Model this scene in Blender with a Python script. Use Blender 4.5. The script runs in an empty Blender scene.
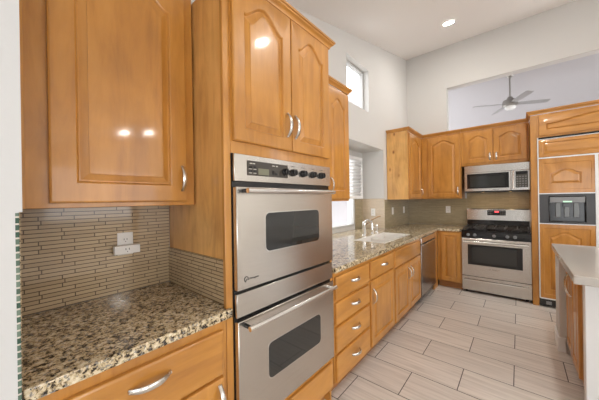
import bpy, bmesh, math, random
from mathutils import Vector, Matrix
random.seed(4)
PI = math.pi
SC = bpy.context.scene
COL = SC.collection

# ------------------------------------------------------------------ camera
cam_d = bpy.data.cameras.new('camera'); cam = bpy.data.objects.new('camera', cam_d); COL.objects.link(cam)
cam_d.sensor_width = 36.0; cam_d.lens = 258.32 / 599 * 36.0; cam_d.clip_start = 0.005
YAW, PITCH, ROLL, CAMH = 0.7038, 0.0, 0.016, 1.388
_f = Vector((-math.sin(YAW), math.cos(YAW), 0)); _r = Vector((math.cos(YAW), math.sin(YAW), 0)); _u = Vector((0, 0, 1))
_r2 = math.cos(ROLL) * _r - math.sin(ROLL) * _u; _u2 = math.sin(ROLL) * _r + math.cos(ROLL) * _u
cam.matrix_world = Matrix(((_r2.x, _u2.x, -_f.x, 0), (_r2.y, _u2.y, -_f.y, 0), (_r2.z, _u2.z, -_f.z, CAMH), (0, 0, 0, 1)))
SC.camera = cam

# ------------------------------------------------------------------ world, light, exposure
W = bpy.data.worlds.new('sky'); SC.world = W; W.use_nodes = True
W.node_tree.nodes['Background'].inputs[0].default_value = (0.97, 0.985, 1.0, 1)
W.node_tree.nodes['Background'].inputs[1].default_value = 3.7
SC.view_settings.view_transform = 'Standard'; SC.view_settings.look = 'None'
SC.view_settings.exposure = 0.12; SC.view_settings.gamma = 1.0; SC.view_settings.use_curve_mapping = False
SC.cycles.use_denoising = True
SC.cycles.max_bounces = 10; SC.cycles.diffuse_bounces = 5; SC.cycles.sample_clamp_indirect = 6.0
CAN_POWER = 14.0
def fill_lamp(name, loc, aim, sx, sy, power, col=(1.0, 0.98, 0.95)):
    ld = bpy.data.lights.new(name, 'AREA'); ld.shape = 'RECTANGLE'; ld.size = sx; ld.size_y = sy; ld.energy = power; ld.color = col
    lo = bpy.data.objects.new(name, ld); COL.objects.link(lo); lo.location = loc
    lo.rotation_euler = (Vector(aim) - Vector(loc)).to_track_quat('-Z', 'Y').to_euler(); return lo
fill_lamp('added_left_run_fill', (6.9, -2.15, 1.35), (-1.2, 1.2, 1.2), 2.4, 2.1, 70.0, (1.0, 0.99, 0.97))  # added unseen lamp in the right wall opening, brightens the left cabinets

# ------------------------------------------------------------------ materials
def new_mat(name):
    m = bpy.data.materials.new(name); m.use_nodes = True
    nt = m.node_tree; return m, nt, nt.nodes['Principled BSDF']
def plain(name, col, rough=0.5, metal=0.0, coat=0.0, spec=0.5):
    m, nt, b = new_mat(name)
    b.inputs['Base Color'].default_value = (*col, 1); b.inputs['Roughness'].default_value = rough
    b.inputs['Metallic'].default_value = metal; b.inputs['Coat Weight'].default_value = coat
    b.inputs['Specular IOR Level'].default_value = spec
    return m
def N(nt, t, **kw):
    n = nt.nodes.new(t)
    for k, v in kw.items(): setattr(n, k, v)
    return n
def ramp(nt, stops, interp='LINEAR'):
    r = N(nt, 'ShaderNodeValToRGB'); cr = r.color_ramp; cr.interpolation = interp
    while len(cr.elements) > 1: cr.elements.remove(cr.elements[-1])
    cr.elements[0].position = stops[0][0]; cr.elements[0].color = (*stops[0][1], 1)
    for p, c in stops[1:]:
        e = cr.elements.new(p); e.color = (*c, 1)
    return r
def mapped(nt, scale, loc=(0, 0, 0), kind='Object', rnd=True):
    tc = N(nt, 'ShaderNodeTexCoord'); mp = N(nt, 'ShaderNodeMapping')
    mp.inputs['Scale'].default_value = scale; mp.inputs['Location'].default_value = loc
    nt.links.new(tc.outputs[kind], mp.inputs['Vector'])
    if not rnd: return mp.outputs[0]
    oi = N(nt, 'ShaderNodeObjectInfo'); mu = N(nt, 'ShaderNodeMath', operation='MULTIPLY'); mu.inputs[1].default_value = 37.0
    nt.links.new(oi.outputs['Random'], mu.inputs[0])
    ad = N(nt, 'ShaderNodeVectorMath', operation='ADD')
    nt.links.new(mp.outputs[0], ad.inputs[0]); nt.links.new(mu.outputs[0], ad.inputs[1])
    return ad.outputs[0]
def noise(nt, vec, scale, detail=4, rough=0.55, dist=0.0):
    n = N(nt, 'ShaderNodeTexNoise'); n.inputs['Scale'].default_value = scale; n.inputs['Detail'].default_value = detail
    n.inputs['Roughness'].default_value = rough; n.inputs['Distortion'].default_value = dist
    nt.links.new(vec, n.inputs['Vector']); return n.outputs['Fac']
def mix(nt, a, b, fac, blend='MIX'):
    m = N(nt, 'ShaderNodeMix', data_type='RGBA', blend_type=blend)
    for s, v in ((m.inputs[6], a), (m.inputs[7], b), (m.inputs[0], fac)):
        if isinstance(v, (int, float)): s.default_value = v
        elif isinstance(v, tuple): s.default_value = (*v, 1)
        else: nt.links.new(v, s)
    return m.outputs[2]
def bump(nt, b, h, strength, dist=0.002):
    bp = N(nt, 'ShaderNodeBump'); bp.inputs['Strength'].default_value = strength; bp.inputs['Distance'].default_value = dist
    nt.links.new(h, bp.inputs['Height']); nt.links.new(bp.outputs[0], b.inputs['Normal'])

def wood(name, axis, dark, mid, light, knots=False, coat=0.55):
    m, nt, b = new_mat(name)
    sc = [7.0, 7.0, 7.0]; sc[axis] = 1.1
    v = mapped(nt, tuple(sc))
    g = noise(nt, v, 2.2, 6, 0.6, 0.6)
    r = ramp(nt, [(0.25, dark), (0.5, mid), (0.78, light)]); nt.links.new(g, r.inputs[0])
    v2 = mapped(nt, (1, 1, 1)); big = noise(nt, v2, 3.0, 2, 0.5, 0.8)
    r2 = ramp(nt, [(0.3, (0.86, 0.84, 0.80)), (0.7, (1.06, 1.06, 1.06))]); nt.links.new(big, r2.inputs[0])
    c = mix(nt, r.outputs[0], r2.outputs[0], 1.0, 'MULTIPLY')
    if knots:
        vo = N(nt, 'ShaderNodeTexVoronoi'); vo.inputs['Scale'].default_value = 5.0
        ks = [1.0, 1.0, 1.0]; ks[axis] = 0.6
        nt.links.new(mapped(nt, tuple(ks)), vo.inputs['Vector'])
        rk = ramp(nt, [(0.02, (0.25, 0.13, 0.05)), (0.075, (0.75, 0.62, 0.5)), (0.13, (1, 1, 1))]); nt.links.new(vo.outputs['Distance'], rk.inputs[0])
        c = mix(nt, c, rk.outputs[0], 1.0, 'MULTIPLY')
    nt.links.new(c, b.inputs['Base Color'])
    b.inputs['Roughness'].default_value = 0.36; b.inputs['Coat Weight'].default_value = coat; b.inputs['Coat Roughness'].default_value = 0.075
    fs = [160.0, 160.0, 160.0]; fs[axis] = 6.0
    bump(nt, b, noise(nt, mapped(nt, tuple(fs)), 1.0, 2), 0.05, 0.001)
    return m
WD, WM, WL = (0.41, 0.168, 0.028), (0.535, 0.238, 0.042), (0.62, 0.298, 0.066)
wood_v = wood('honey maple upright grain', 2, WD, WM, WL)
wood_h = wood('honey maple level grain', 0, WD, WM, WL)
wood_knot = wood('knotty birch panel', 2, (0.50, 0.235, 0.064), (0.72, 0.395, 0.125), (0.84, 0.50, 0.185), True, 0.3)
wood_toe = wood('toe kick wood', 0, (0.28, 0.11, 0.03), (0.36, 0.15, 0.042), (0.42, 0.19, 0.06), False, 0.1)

def steel(name, axis, col, rough):
    m, nt, b = new_mat(name)
    sc = [500.0, 500.0, 500.0]; sc[axis] = 6.0
    g = noise(nt, mapped(nt, tuple(sc)), 1.0, 2)
    r = ramp(nt, [(0.3, tuple(x * 0.94 for x in col)), (0.7, tuple(min(1, x * 1.05) for x in col))]); nt.links.new(g, r.inputs[0])
    nt.links.new(r.outputs[0], b.inputs['Base Color'])
    b.inputs['Metallic'].default_value = 1.0; b.inputs['Roughness'].default_value = rough
    bump(nt, b, g, 0.04, 0.0005)
    return m
steel_m = steel('brushed stainless steel', 0, (0.61, 0.58, 0.54), 0.25)
steel_bright = steel('polished stainless steel', 0, (0.78, 0.77, 0.75), 0.18)
steel_dark = steel('dark stainless steel', 0, (0.36, 0.345, 0.33), 0.24)
nickel = plain('satin nickel', (0.72, 0.70, 0.66), 0.22, 1.0)
chrome = plain('chrome', (0.88, 0.88, 0.88), 0.08, 1.0)
black_gloss = plain('black enamel', (0.010, 0.010, 0.011), 0.12)
black_matte = plain('black cast iron', (0.018, 0.018, 0.018), 0.5)
grate_m = plain('cast iron grate lightened for highlights', (0.05, 0.047, 0.045), 0.32, 0.5)  # base colour lifted to stand in for pale highlights on the bars
dark_glass = plain('smoked oven glass', (0.024, 0.025, 0.024), 0.04, 0.0, 0.25, 0.5)
charcoal = plain('charcoal dispenser plastic', (0.05, 0.05, 0.053), 0.35)
grey_plastic = plain('grey plastic', (0.22, 0.225, 0.23), 0.3)
lcd = plain('grey green display glass', (0.19, 0.19, 0.13), 0.2)
mark_pale = plain('pale printed marks', (0.55, 0.52, 0.47), 0.5)
mark_dark = plain('dark printed marks', (0.05, 0.05, 0.05), 0.5)
white_plastic = plain('white plastic', (0.80, 0.79, 0.76), 0.3)
white_trim = plain('white metal trim', (0.80, 0.82, 0.84), 0.3)
porcelain = plain('white porcelain', (0.83, 0.81, 0.77), 0.12, 0, 0.3)
shadow_gap = plain('dark gap', (0.01, 0.009, 0.008), 0.7)
vinyl = plain('off white vinyl frame', (0.50, 0.50, 0.49), 0.35)
shutter_m = plain('white shutter paint', (0.86, 0.86, 0.86), 0.35)
nickel_dark = plain('brushed nickel fan housing', (0.42, 0.40, 0.37), 0.3, 1.0)
blade_m = plain('silver fan blade', (0.40, 0.39, 0.39), 0.38, 0.2)
frosted = plain('frosted lamp glass', (0.85, 0.85, 0.84), 0.25)

def emis(name, col, s):
    m, nt, b = new_mat(name)
    b.inputs['Base Color'].default_value = (*col, 1); b.inputs['Emission Color'].default_value = (*col, 1); b.inputs['Emission Strength'].default_value = s
    return m
lamp_face = emis('lit lamp lens', (1.0, 0.96, 0.90), 150.0)
led_red = emis('red led digits', (1.0, 0.10, 0.12), 1.2)
warm_lens = emis('warm cooktop lamp lens', (1.0, 0.62, 0.25), 2.5)
led_green = emis('green lcd glow', (0.55, 0.85, 0.65), 0.5)

def paint(name, col, rough=0.85):
    m, nt, b = new_mat(name)
    g = noise(nt, mapped(nt, (1, 1, 1), rnd=False), 120.0, 3)
    b.inputs['Base Color'].default_value = (*col, 1); b.inputs['Roughness'].default_value = rough
    bump(nt, b, g, 0.12, 0.002)
    return m
paint_wall = paint('off white wall paint', (0.625, 0.615, 0.595))
paint_ceiling = paint('ceiling paint', (0.88, 0.87, 0.86))
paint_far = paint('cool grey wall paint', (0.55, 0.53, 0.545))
paint_white = paint('white semi gloss paint', (0.63, 0.635, 0.635), 0.5)
paint_island = paint('white island paint', (0.84, 0.85, 0.86), 0.5)
quartz = plain('beige quartz', (0.53, 0.50, 0.465), 0.16, 0, 0.2)

def granite_mat():
    m, nt, b = new_mat('speckled granite')
    v = mapped(nt, (1, 1, 1), rnd=False)
    a = noise(nt, v, 64.0, 5, 0.66, 0.4)
    r = ramp(nt, [(0.0, (0.018, 0.015, 0.013)), (0.415, (0.02, 0.016, 0.014)), (0.44, (0.14, 0.10, 0.055)), (0.465, (0.42, 0.315, 0.175)),
                  (0.54, (0.66, 0.55, 0.36)), (0.64, (0.80, 0.72, 0.55)), (0.8, (0.85, 0.80, 0.70))])
    nt.links.new(a, r.inputs[0])
    g2 = noise(nt, mapped(nt, (1, 1, 1), (5.3, 2.1, 7.7), rnd=False), 85.0, 4, 0.6)
    r2 = ramp(nt, [(0.56, (0, 0, 0)), (0.62, (1, 1, 1))]); nt.links.new(g2, r2.inputs[0])
    c = mix(nt, r.outputs[0], (0.27, 0.25, 0.225), r2.outputs[0])
    g3 = noise(nt, mapped(nt, (1, 1, 1), (1.3, 9.1, 3.7), rnd=False), 130.0, 3, 0.6)
    r3 = ramp(nt, [(0.62, (0, 0, 0)), (0.66, (1, 1, 1))]); nt.links.new(g3, r3.inputs[0])
    c = mix(nt, c, (0.02, 0.018, 0.018), r3.outputs[0])
    nt.links.new(c, b.inputs['Base Color'])
    b.inputs['Roughness'].default_value = 0.09
    return m
granite = granite_mat()

def brick(nt, vec, w, h, mortar, off=0.5, offf=2, sq=1.0, sqf=2):
    n = N(nt, 'ShaderNodeTexBrick'); n.offset = off; n.offset_frequency = offf; n.squash = sq; n.squash_frequency = sqf
    n.inputs['Scale'].default_value = 1.0; n.inputs['Brick Width'].default_value = w; n.inputs['Row Height'].default_value = h
    n.inputs['Mortar Size'].default_value = mortar; n.inputs['Mortar Smooth'].default_value = 0.1
    nt.links.new(vec, n.inputs['Vector']); return n
def swizzle(nt, vec, a, b_):
    s = N(nt, 'ShaderNodeSeparateXYZ'); c = N(nt, 'ShaderNodeCombineXYZ')
    nt.links.new(vec, s.inputs[0]); nt.links.new(s.outputs[a], c.inputs[0]); nt.links.new(s.outputs[b_], c.inputs[1])
    return c.outputs[0]
def linear_tile(name, axis, cols, grout, rough=0.12):
    m, nt, b = new_mat(name)
    v = swizzle(nt, mapped(nt, (1, 1, 1), rnd=False), axis, 2)
    n = brick(nt, v, 0.120, 0.0180, 0.0020, 0.37, 2, 1.7, 3)
    n.inputs['Color1'].default_value = (*cols[0], 1); n.inputs['Color2'].default_value = (*cols[1], 1); n.inputs['Mortar'].default_value = (*grout, 1)
    nt.links.new(n.outputs['Color'], b.inputs['Base Color'])
    b.inputs['Roughness'].default_value = rough; b.inputs['Coat Weight'].default_value = 0.3; b.inputs['Coat Roughness'].default_value = 0.05
    iv = N(nt, 'ShaderNodeMath', operation='SUBTRACT'); iv.inputs[0].default_value = 1.0; nt.links.new(n.outputs['Fac'], iv.inputs[1])
    bump(nt, b, iv.outputs[0], 0.5, 0.0015)
    return m
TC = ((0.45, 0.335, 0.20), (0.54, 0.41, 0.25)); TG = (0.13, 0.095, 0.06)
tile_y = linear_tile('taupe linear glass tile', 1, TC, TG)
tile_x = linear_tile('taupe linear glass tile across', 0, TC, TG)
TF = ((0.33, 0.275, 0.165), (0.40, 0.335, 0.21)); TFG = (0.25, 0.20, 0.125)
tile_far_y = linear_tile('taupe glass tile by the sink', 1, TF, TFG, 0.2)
tile_bay_lit_x = linear_tile('glass tile lightened for window light in the bay', 0, ((0.58, 0.47, 0.34), (0.66, 0.54, 0.40)), (0.48, 0.385, 0.28), 0.25)  # lighter tan holds the window light that falls on the bay tile
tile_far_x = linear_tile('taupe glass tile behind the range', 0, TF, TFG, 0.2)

def mosaic_mat():
    m, nt, b = new_mat('green glass mosaic')
    v = swizzle(nt, mapped(nt, (1, 1, 1), rnd=False), 0, 2)
    n = brick(nt, v, 0.5, 0.0174, 0.0022, 0.0)
    n.inputs['Color1'].default_value = (0.035, 0.085, 0.06, 1); n.inputs['Color2'].default_value = (0.20, 0.27, 0.21, 1); n.inputs['Mortar'].default_value = (0.62, 0.58, 0.52, 1)
    nt.links.new(n.outputs['Color'], b.inputs['Base Color']); b.inputs['Roughness'].default_value = 0.15
    return m
mosaic = mosaic_mat()

def floor_mat():
    m, nt, b = new_mat('striped porcelain floor tile')
    v = mapped(nt, (1, 1, 1), (0.667, -1.525, 0), rnd=False)
    n = brick(nt, v, 0.622, 0.3055, 0.0032)
    n.inputs['Color1'].default_value = (0.63, 0.585, 0.545, 1); n.inputs['Color2'].default_value = (0.70, 0.655, 0.61, 1); n.inputs['Mortar'].default_value = (0.05, 0.045, 0.041, 1)
    sc = N(nt, 'ShaderNodeVectorMath', operation='ADD')
    v2 = mapped(nt, (0.8, 16.0, 1.0), rnd=False)
    nt.links.new(v2, sc.inputs[0]); cm = N(nt, 'ShaderNodeVectorMath', operation='SCALE'); cm.inputs[3].default_value = 60.0
    nt.links.new(n.outputs['Color'], cm.inputs[0]); nt.links.new(cm.outputs[0], sc.inputs[1])
    g = noise(nt, sc.outputs[0], 2.4, 5, 0.62, 0.5)
    r = ramp(nt, [(0.28, (0.78, 0.765, 0.75)), (0.5, (1.0, 1.0, 1.0)), (0.72, (1.16, 1.16, 1.16))]); nt.links.new(g, r.inputs[0])
    c = mix(nt, n.outputs['Color'], r.outputs[0], 1.0, 'MULTIPLY')
    nt.links.new(c, b.inputs['Base Color']); b.inputs['Roughness'].default_value = 0.36
    iv = N(nt, 'ShaderNodeMath', operation='SUBTRACT'); iv.inputs[0].default_value = 1.0; nt.links.new(n.outputs['Fac'], iv.inputs[1])
    bump(nt, b, iv.outputs[0], 0.4, 0.002)
    return m
floor_tile = floor_mat()

def glass_mat():
    m, nt, b = new_mat('window glass')
    out = nt.nodes['Material Output']
    tr = N(nt, 'ShaderNodeBsdfTransparent'); gl = N(nt, 'ShaderNodeBsdfGlossy'); gl.inputs['Roughness'].default_value = 0.02
    mx = N(nt, 'ShaderNodeMixShader')
    mx.inputs[0].default_value = 0.06; nt.links.new(tr.outputs[0], mx.inputs[1]); nt.links.new(gl.outputs[0], mx.inputs[2]); nt.links.new(mx.outputs[0], out.inputs[0])
    return m
win_glass = glass_mat()

# ------------------------------------------------------------------ mesh helpers
class MB:
    def __init__(self): self.b = bmesh.new()
    def box(self, x0, x1, y0, y1, z0, z1, bev=0.0, seg=1):
        t = bmesh.new(); bmesh.ops.create_cube(t, size=1.0)
        for v in t.verts:
            v.co = ((x0 + x1) / 2 + v.co.x * (x1 - x0), (y0 + y1) / 2 + v.co.y * (y1 - y0), (z0 + z1) / 2 + v.co.z * (z1 - z0))
        if bev > 0: bmesh.ops.bevel(t, geom=t.edges[:], offset=bev, segments=seg, profile=0.5, affect='EDGES')
        return self._in(t)
    def _in(self, t):
        me = bpy.data.meshes.new('t'); t.to_mesh(me); t.free(); self.b.from_mesh(me); bpy.data.meshes.remove(me); return self
    def hexa(self, x0, x1, y0, y1, z0, za, zb):      # top slopes from za (at y0) to zb (at y1)
        vs = [self.b.verts.new(c) for c in ((x0, y0, z0), (x1, y0, z0), (x1, y1, z0), (x0, y1, z0), (x0, y0, za), (x1, y0, za), (x1, y1, zb), (x0, y1, zb))]
        for f in ((3, 2, 1, 0), (4, 5, 6, 7), (0, 1, 5, 4), (1, 2, 6, 5), (2, 3, 7, 6), (3, 0, 4, 7)): self.b.faces.new([vs[i] for i in f])
        return self
    def loops(self, ls, cap0=True, cap1=True, closed=True):
        rows = [[self.b.verts.new(c) for c in l] for l in ls]
        n = len(rows[0])
        for a, c in zip(rows, rows[1:]):
            for i in range(n if closed else n - 1):
                j = (i + 1) % n
                try: self.b.faces.new((a[i], a[j], c[j], c[i]))
                except ValueError: pass
        if cap0: self.b.faces.new(rows[0][::-1])
        if cap1: self.b.faces.new(rows[-1])
        return self
    def cyl(self, p0, p1, r0, r1=None, n=20):
        return self.sweep([p0, p1], [r0, r0 if r1 is None else r1], n=n)
    def sweep(self, pts, rad, n=12, flat=None):
        # tube along pts; rad: number or list; flat=(vector, factor) squashes the section along that vector
        P = [Vector(p) for p in pts]
        if isinstance(rad, (int, float)): rad = [rad] * len(P)
        ls = []; prev = None
        for i, p in enumerate(P):
            d = (P[min(i + 1, len(P) - 1)] - P[max(i - 1, 0)]).normalized()
            if prev is None:
                a = Vector((0, 0, 1)) if abs(d.z) < 0.9 else Vector((1, 0, 0))
                if flat: a = Vector(flat[0])
                s = d.cross(a).normalized()
            else:
                s = (prev - d * prev.dot(d)).normalized()
            prev = s; t = s.cross(d).normalized(); k = flat[1] if flat else 1.0
            ls.append([p + rad[i] * (math.cos(2 * PI * j / n) * s + k * math.sin(2 * PI * j / n) * t) for j in range(n)])
        return self.loops(ls)
    def lathe(self, c, prof, n=28, axis='z', ring=False):
        ls = []
        for r, h in prof:
            l = []
            for j in range(n):
                a = 2 * PI * j / n; u, w = max(r, 1e-4) * math.cos(a), max(r, 1e-4) * math.sin(a)
                if axis == 'z': q = (c[0] + u, c[1] + w, c[2] + h)
                elif axis == 'y': q = (c[0] + u, c[1] + h, c[2] + w)
                else: q = (c[0] + h, c[1] + u, c[2] + w)
                l.append(q)
            ls.append(l)
        if ring: return self.loops(ls + [ls[0]], False, False)
        return self.loops(ls)
    def build(self, name, mat, parent=None, label=None, sharp=35):
        bmesh.ops.recalc_face_normals(self.b, faces=self.b.faces[:])
        me = bpy.data.meshes.new(name); self.b.to_mesh(me); self.b.free()
        me.materials.append(mat)
        me.set_sharp_from_angle(angle=math.radians(sharp))
        for p in me.polygons: p.use_smooth = p.area < 0.004      # broad flat faces stay flat
        o = bpy.data.objects.new(name, me); COL.objects.link(o)
        if parent: o.parent = parent
        if label: o['label'] = label
        return o
def tag(o, label, cat, group=None, kind=None):
    o['label'] = label; o['category'] = cat
    if group: o['group'] = group
    if kind: o['kind'] = kind
    return o
def thing(name, label, cat, loc=(0, 0, 0), deg=0, group=None):
    o = bpy.data.objects.new(name, None); COL.objects.link(o); o.empty_display_size = 0.05
    o.location = loc; o.rotation_euler = (0, 0, math.radians(deg))
    return tag(o, label, cat, group)
def struct(mb, name, mat, label, cat):
    return tag(mb.build(name, mat), label, cat, kind='structure')
def text_part(name, s, size, mat, parent, loc, rot):
    cu = bpy.data.curves.new('t', 'FONT'); cu.body = s; cu.size = size; cu.align_x = 'CENTER'; cu.align_y = 'CENTER'; cu.extrude = 0.0003
    t = bpy.data.objects.new('t', cu); COL.objects.link(t)
    dg = bpy.context.evaluated_depsgraph_get(); me = bpy.data.meshes.new_from_object(t.evaluated_get(dg))
    bpy.data.objects.remove(t); me.materials.clear(); me.materials.append(mat)
    o = bpy.data.objects.new(name, me); COL.objects.link(o); o.parent = parent; o.location = loc; o.rotation_euler = rot
    return o

# ------------------------------------------------------------------ room shell
XW, YB = -1.604, 5.10                       # cabinet wall, range wall
def ceil(y): return 2.76 + 0.2475 * max(y, 0.0)
struct(MB().box(-2.1, 7.0, -4.0, 9.3, -0.10, 0.0), 'floor', floor_tile, 'striped beige porcelain plank tile floor with dark grout', 'floor')
cm = MB()
cs = [(-4.0, 2.76), (0.0, 2.76), (5.24, ceil(5.24))]
cm.loops([[(x, y, z) for y, z in cs] + [(x, y, z + 0.12) for y, z in cs[::-1]] for x in (-1.75, 7.0)])
struct(cm, 'ceiling', paint_ceiling, 'pale vaulted ceiling rising towards the range wall', 'ceiling')
wl = MB()
wl.box(-1.754, XW, 0.044, 2.05, 0, 2.76)
wl.hexa(-1.754, XW, 0.044, 2.83, 2.76, ceil(0.044) + 0.01, ceil(2.83) + 0.01)
wl.box(-1.754, XW, 2.05, 3.93, 2.145, 2.613); wl.box(-1.754, XW, 2.05, 2.83, 2.613, 2.76)
wl.box(-1.754, XW, 3.445, 3.93, 2.613, 3.205)
wl.hexa(-1.754, XW, 2.83, 3.93, 3.205, ceil(2.83) + 0.01, ceil(3.93) + 0.01)
wl.hexa(-1.754, XW, 3.93, YB + 0.15, 0, ceil(3.93) + 0.02, ceil(YB + 0.15) + 0.02)
# the bay behind the sink
wl.box(-2.10, -1.754, 3.93, 4.08, 0, 2.30); wl.box(-2.10, -1.754, 1.90, 2.05, 0, 2.30)
wl.box(-2.10, -1.754, 2.05, 3.93, 2.145, 2.30)
wl.box(-2.10, -1.97, 2.05, 3.93, 0, 0.965); wl.box(-2.10, -1.97, 3.66, 3.93, 0.965, 2.145)
wl.box(-2.10, -1.97, 2.05, 2.30, 0.965, 2.145); wl.box(-2.10, -1.97, 2.30, 3.66, 2.05, 2.145)
struct(wl, 'wall_left', paint_wall, 'off white wall behind the sink with a recessed window bay', 'wall')
wb = MB()
wb.box(XW, -0.934, YB, YB + 0.15, 0, 3.29); wb.box(-0.934, 7.0, YB, YB + 0.15, 0, 2.45)
wb.box(-1.70, 7.0, YB, YB + 0.15, 3.29, ceil(YB) + 0.03); wb.box(3.6, 7.0, YB, YB + 0.15, 2.45, 3.29)
struct(wb, 'wall_back', paint_wall, 'off white wall behind the range with a long opening above the cabinets', 'wall')
wn = MB(); wn.box(-1.754, -0.94, -4.0, 0.0375, 0, 1.369); wn.box(-1.754, -0.94, -4.0, 0.0435, 1.369, 2.76)
struct(wn, 'wall_near', paint_white, 'white wall end at the left edge beside the granite counter', 'wall')
wr = MB(); zr = 2.76
wr.box(7.0, 7.15, -4.0, -3.4, 0, zr); wr.box(7.0, 7.15, -3.4, -0.9, 2.25, zr); wr.box(7.0, 7.15, -0.9, 0.9, 0, zr)
wr.box(7.0, 7.15, 0.9, 3.6, 0, 0.9); wr.box(7.0, 7.15, 0.9, 3.6, 2.4, zr); wr.box(7.0, 7.15, 3.6, YB + 0.15, 0, zr)
wr.hexa(7.0, 7.15, 0.0, YB + 0.15, zr, ceil(0) + 0.01, ceil(YB) + 0.01)
struct(wr, 'wall_right', paint_wall, 'off white wall far to the right with wide window openings', 'wall')
wq = MB(); wq.box(-0.94, 0.9, -4.15, -4.0, 0, zr); wq.box(0.9, 3.7, -4.15, -4.0, 2.3, zr); wq.box(3.7, 7.15, -4.15, -4.0, 0, zr)
struct(wq, 'wall_rear', paint_wall, 'off white wall behind the camera with a wide patio opening', 'wall')
fr_ = MB(); fc = [(5.25, 3.805), (9.2, 2.62)]
fr_.loops([[(x, y, z) for y, z in fc] + [(x, y, z + 0.1) for y, z in fc[::-1]] for x in (-4.0, 5.0)])
fr_.box(-4.0, 5.0, 9.0, 9.15, 0, 2.66); fr_.box(-4.15, -4.0, 5.25, 9.15, 0, 3.8)
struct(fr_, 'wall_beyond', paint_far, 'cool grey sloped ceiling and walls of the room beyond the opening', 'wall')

gw = MB(); gw.box(-4.6, -4.4, -2.0, 9.0, -0.1, 1.85, 0.01); gw.box(-4.65, -4.35, -2.0, 9.0, 1.855, 1.92, 0.01)
struct(gw, 'wall_garden', paint('pale stucco', (0.70, 0.66, 0.61)), 'pale garden wall outside the bay window', 'wall')
# linear glass tile (structure)
struct(MB().box(XW, XW + 0.008, 0.041, 0.672, 0.916, 1.371), 'trim_1', tile_y, 'taupe linear glass tile backsplash above the near counter', 'backsplash')
struct(MB().box(XW + 0.010, -0.992, 0.666, 0.6735, 0.916, 1.12), 'trim_2', tile_x, 'short taupe glass tile strip against the oven cabinet side', 'backsplash')
struct(MB().box(XW + 0.010, -0.955, 0.0377, 0.0405, 0.917, 1.366), 'trim_3', tile_x, 'narrow taupe tile return on the near wall end', 'backsplash')
mm = MB(); mm.loops([[(-0.9399, 0.0312, z), (-0.9390, 0.0320, z), (-0.9390, 0.0360, z), (-0.9400, 0.0378, z), (-0.9500, 0.0388, z), (-0.9500, 0.0376, z), (-0.9399, 0.0350, z)] for z in (0.30, 1.367)])
struct(mm, 'trim_4', mosaic, 'green glass mosaic edge strip on the near wall end', 'tile trim')
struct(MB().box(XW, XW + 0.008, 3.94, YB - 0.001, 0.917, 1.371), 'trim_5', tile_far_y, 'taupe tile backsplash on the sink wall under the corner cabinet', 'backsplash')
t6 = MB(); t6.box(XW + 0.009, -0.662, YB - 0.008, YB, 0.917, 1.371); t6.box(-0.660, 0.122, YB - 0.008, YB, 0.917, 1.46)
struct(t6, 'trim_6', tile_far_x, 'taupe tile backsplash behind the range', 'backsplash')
struct(MB().box(-1.968, XW + 0.008, 3.922, 3.9299, 0.917, 1.39), 'trim_7', tile_bay_lit_x, 'glass tile on the side of the window bay, lightened for window light', 'backsplash')
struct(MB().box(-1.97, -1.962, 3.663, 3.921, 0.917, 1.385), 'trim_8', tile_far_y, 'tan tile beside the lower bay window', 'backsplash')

# windows
def window(idx, x, y0, y1, z0, z1, label):
    r = thing('window_%d' % idx, label, 'window', (x, (y0 + y1) / 2, z0)); r['kind'] = 'structure'
    w = (y1 - y0) / 2; h = z1 - z0; m = MB(); f = 0.032
    m.box(-0.03, 0.03, -w, w, 0, f, 0.003); m.box(-0.03, 0.03, -w, w, h - f, h, 0.003)
    m.box(-0.03, 0.03, -w, -w + f, f, h - f, 0.003); m.box(-0.03, 0.03, w - f, w, f, h - f, 0.003)
    m.build('window_frame', vinyl, r); MB().box(-0.004, 0.004, -w + f, w - f, f, h - f).build('pane', win_glass, r)
    return r
window(1, -1.71, 2.832, 3.443, 2.615, 3.203, 'small high clerestory window in a deep white reveal')
window(2, -2.00, 2.302, 3.658, 0.967, 2.048, 'white framed bay window behind the sink')
sh = thing('plantation_shutter', 'white louvered shutter on the upper half of the bay window', 'shutter', (-1.945, 2.31, 1.392))
m = MB()
for a, b_ in ((0, 0.05), (0.76, 0.82), (1.51, 1.56)): m.box(-0.014, 0.014, a, b_, 0, 0.66, 0.003)
for a, b_ in ((0, 0.05), (0.61, 0.66)): m.box(-0.014, 0.014, 0.05, 1.51, a, b_, 0.003)
m.build('shutter_frame', shutter_m, sh)
for k in range(11):
    z = 0.075 + k * 0.0512
    for a, b_ in ((0.052, 0.758), (0.822, 1.508)):
        c, s = math.cos(0.45), math.sin(0.45); q = []
        for u, w in ((-0.03, -0.004), (0.03, -0.004), (0.03, 0.004), (-0.03, 0.004)): q.append((u * c - w * s, u * s + w * c))
        MB().loops([[(u, y, z + w) for u, w in q] for y in (a, b_)]).build('louver', shutter_m, sh)

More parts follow.
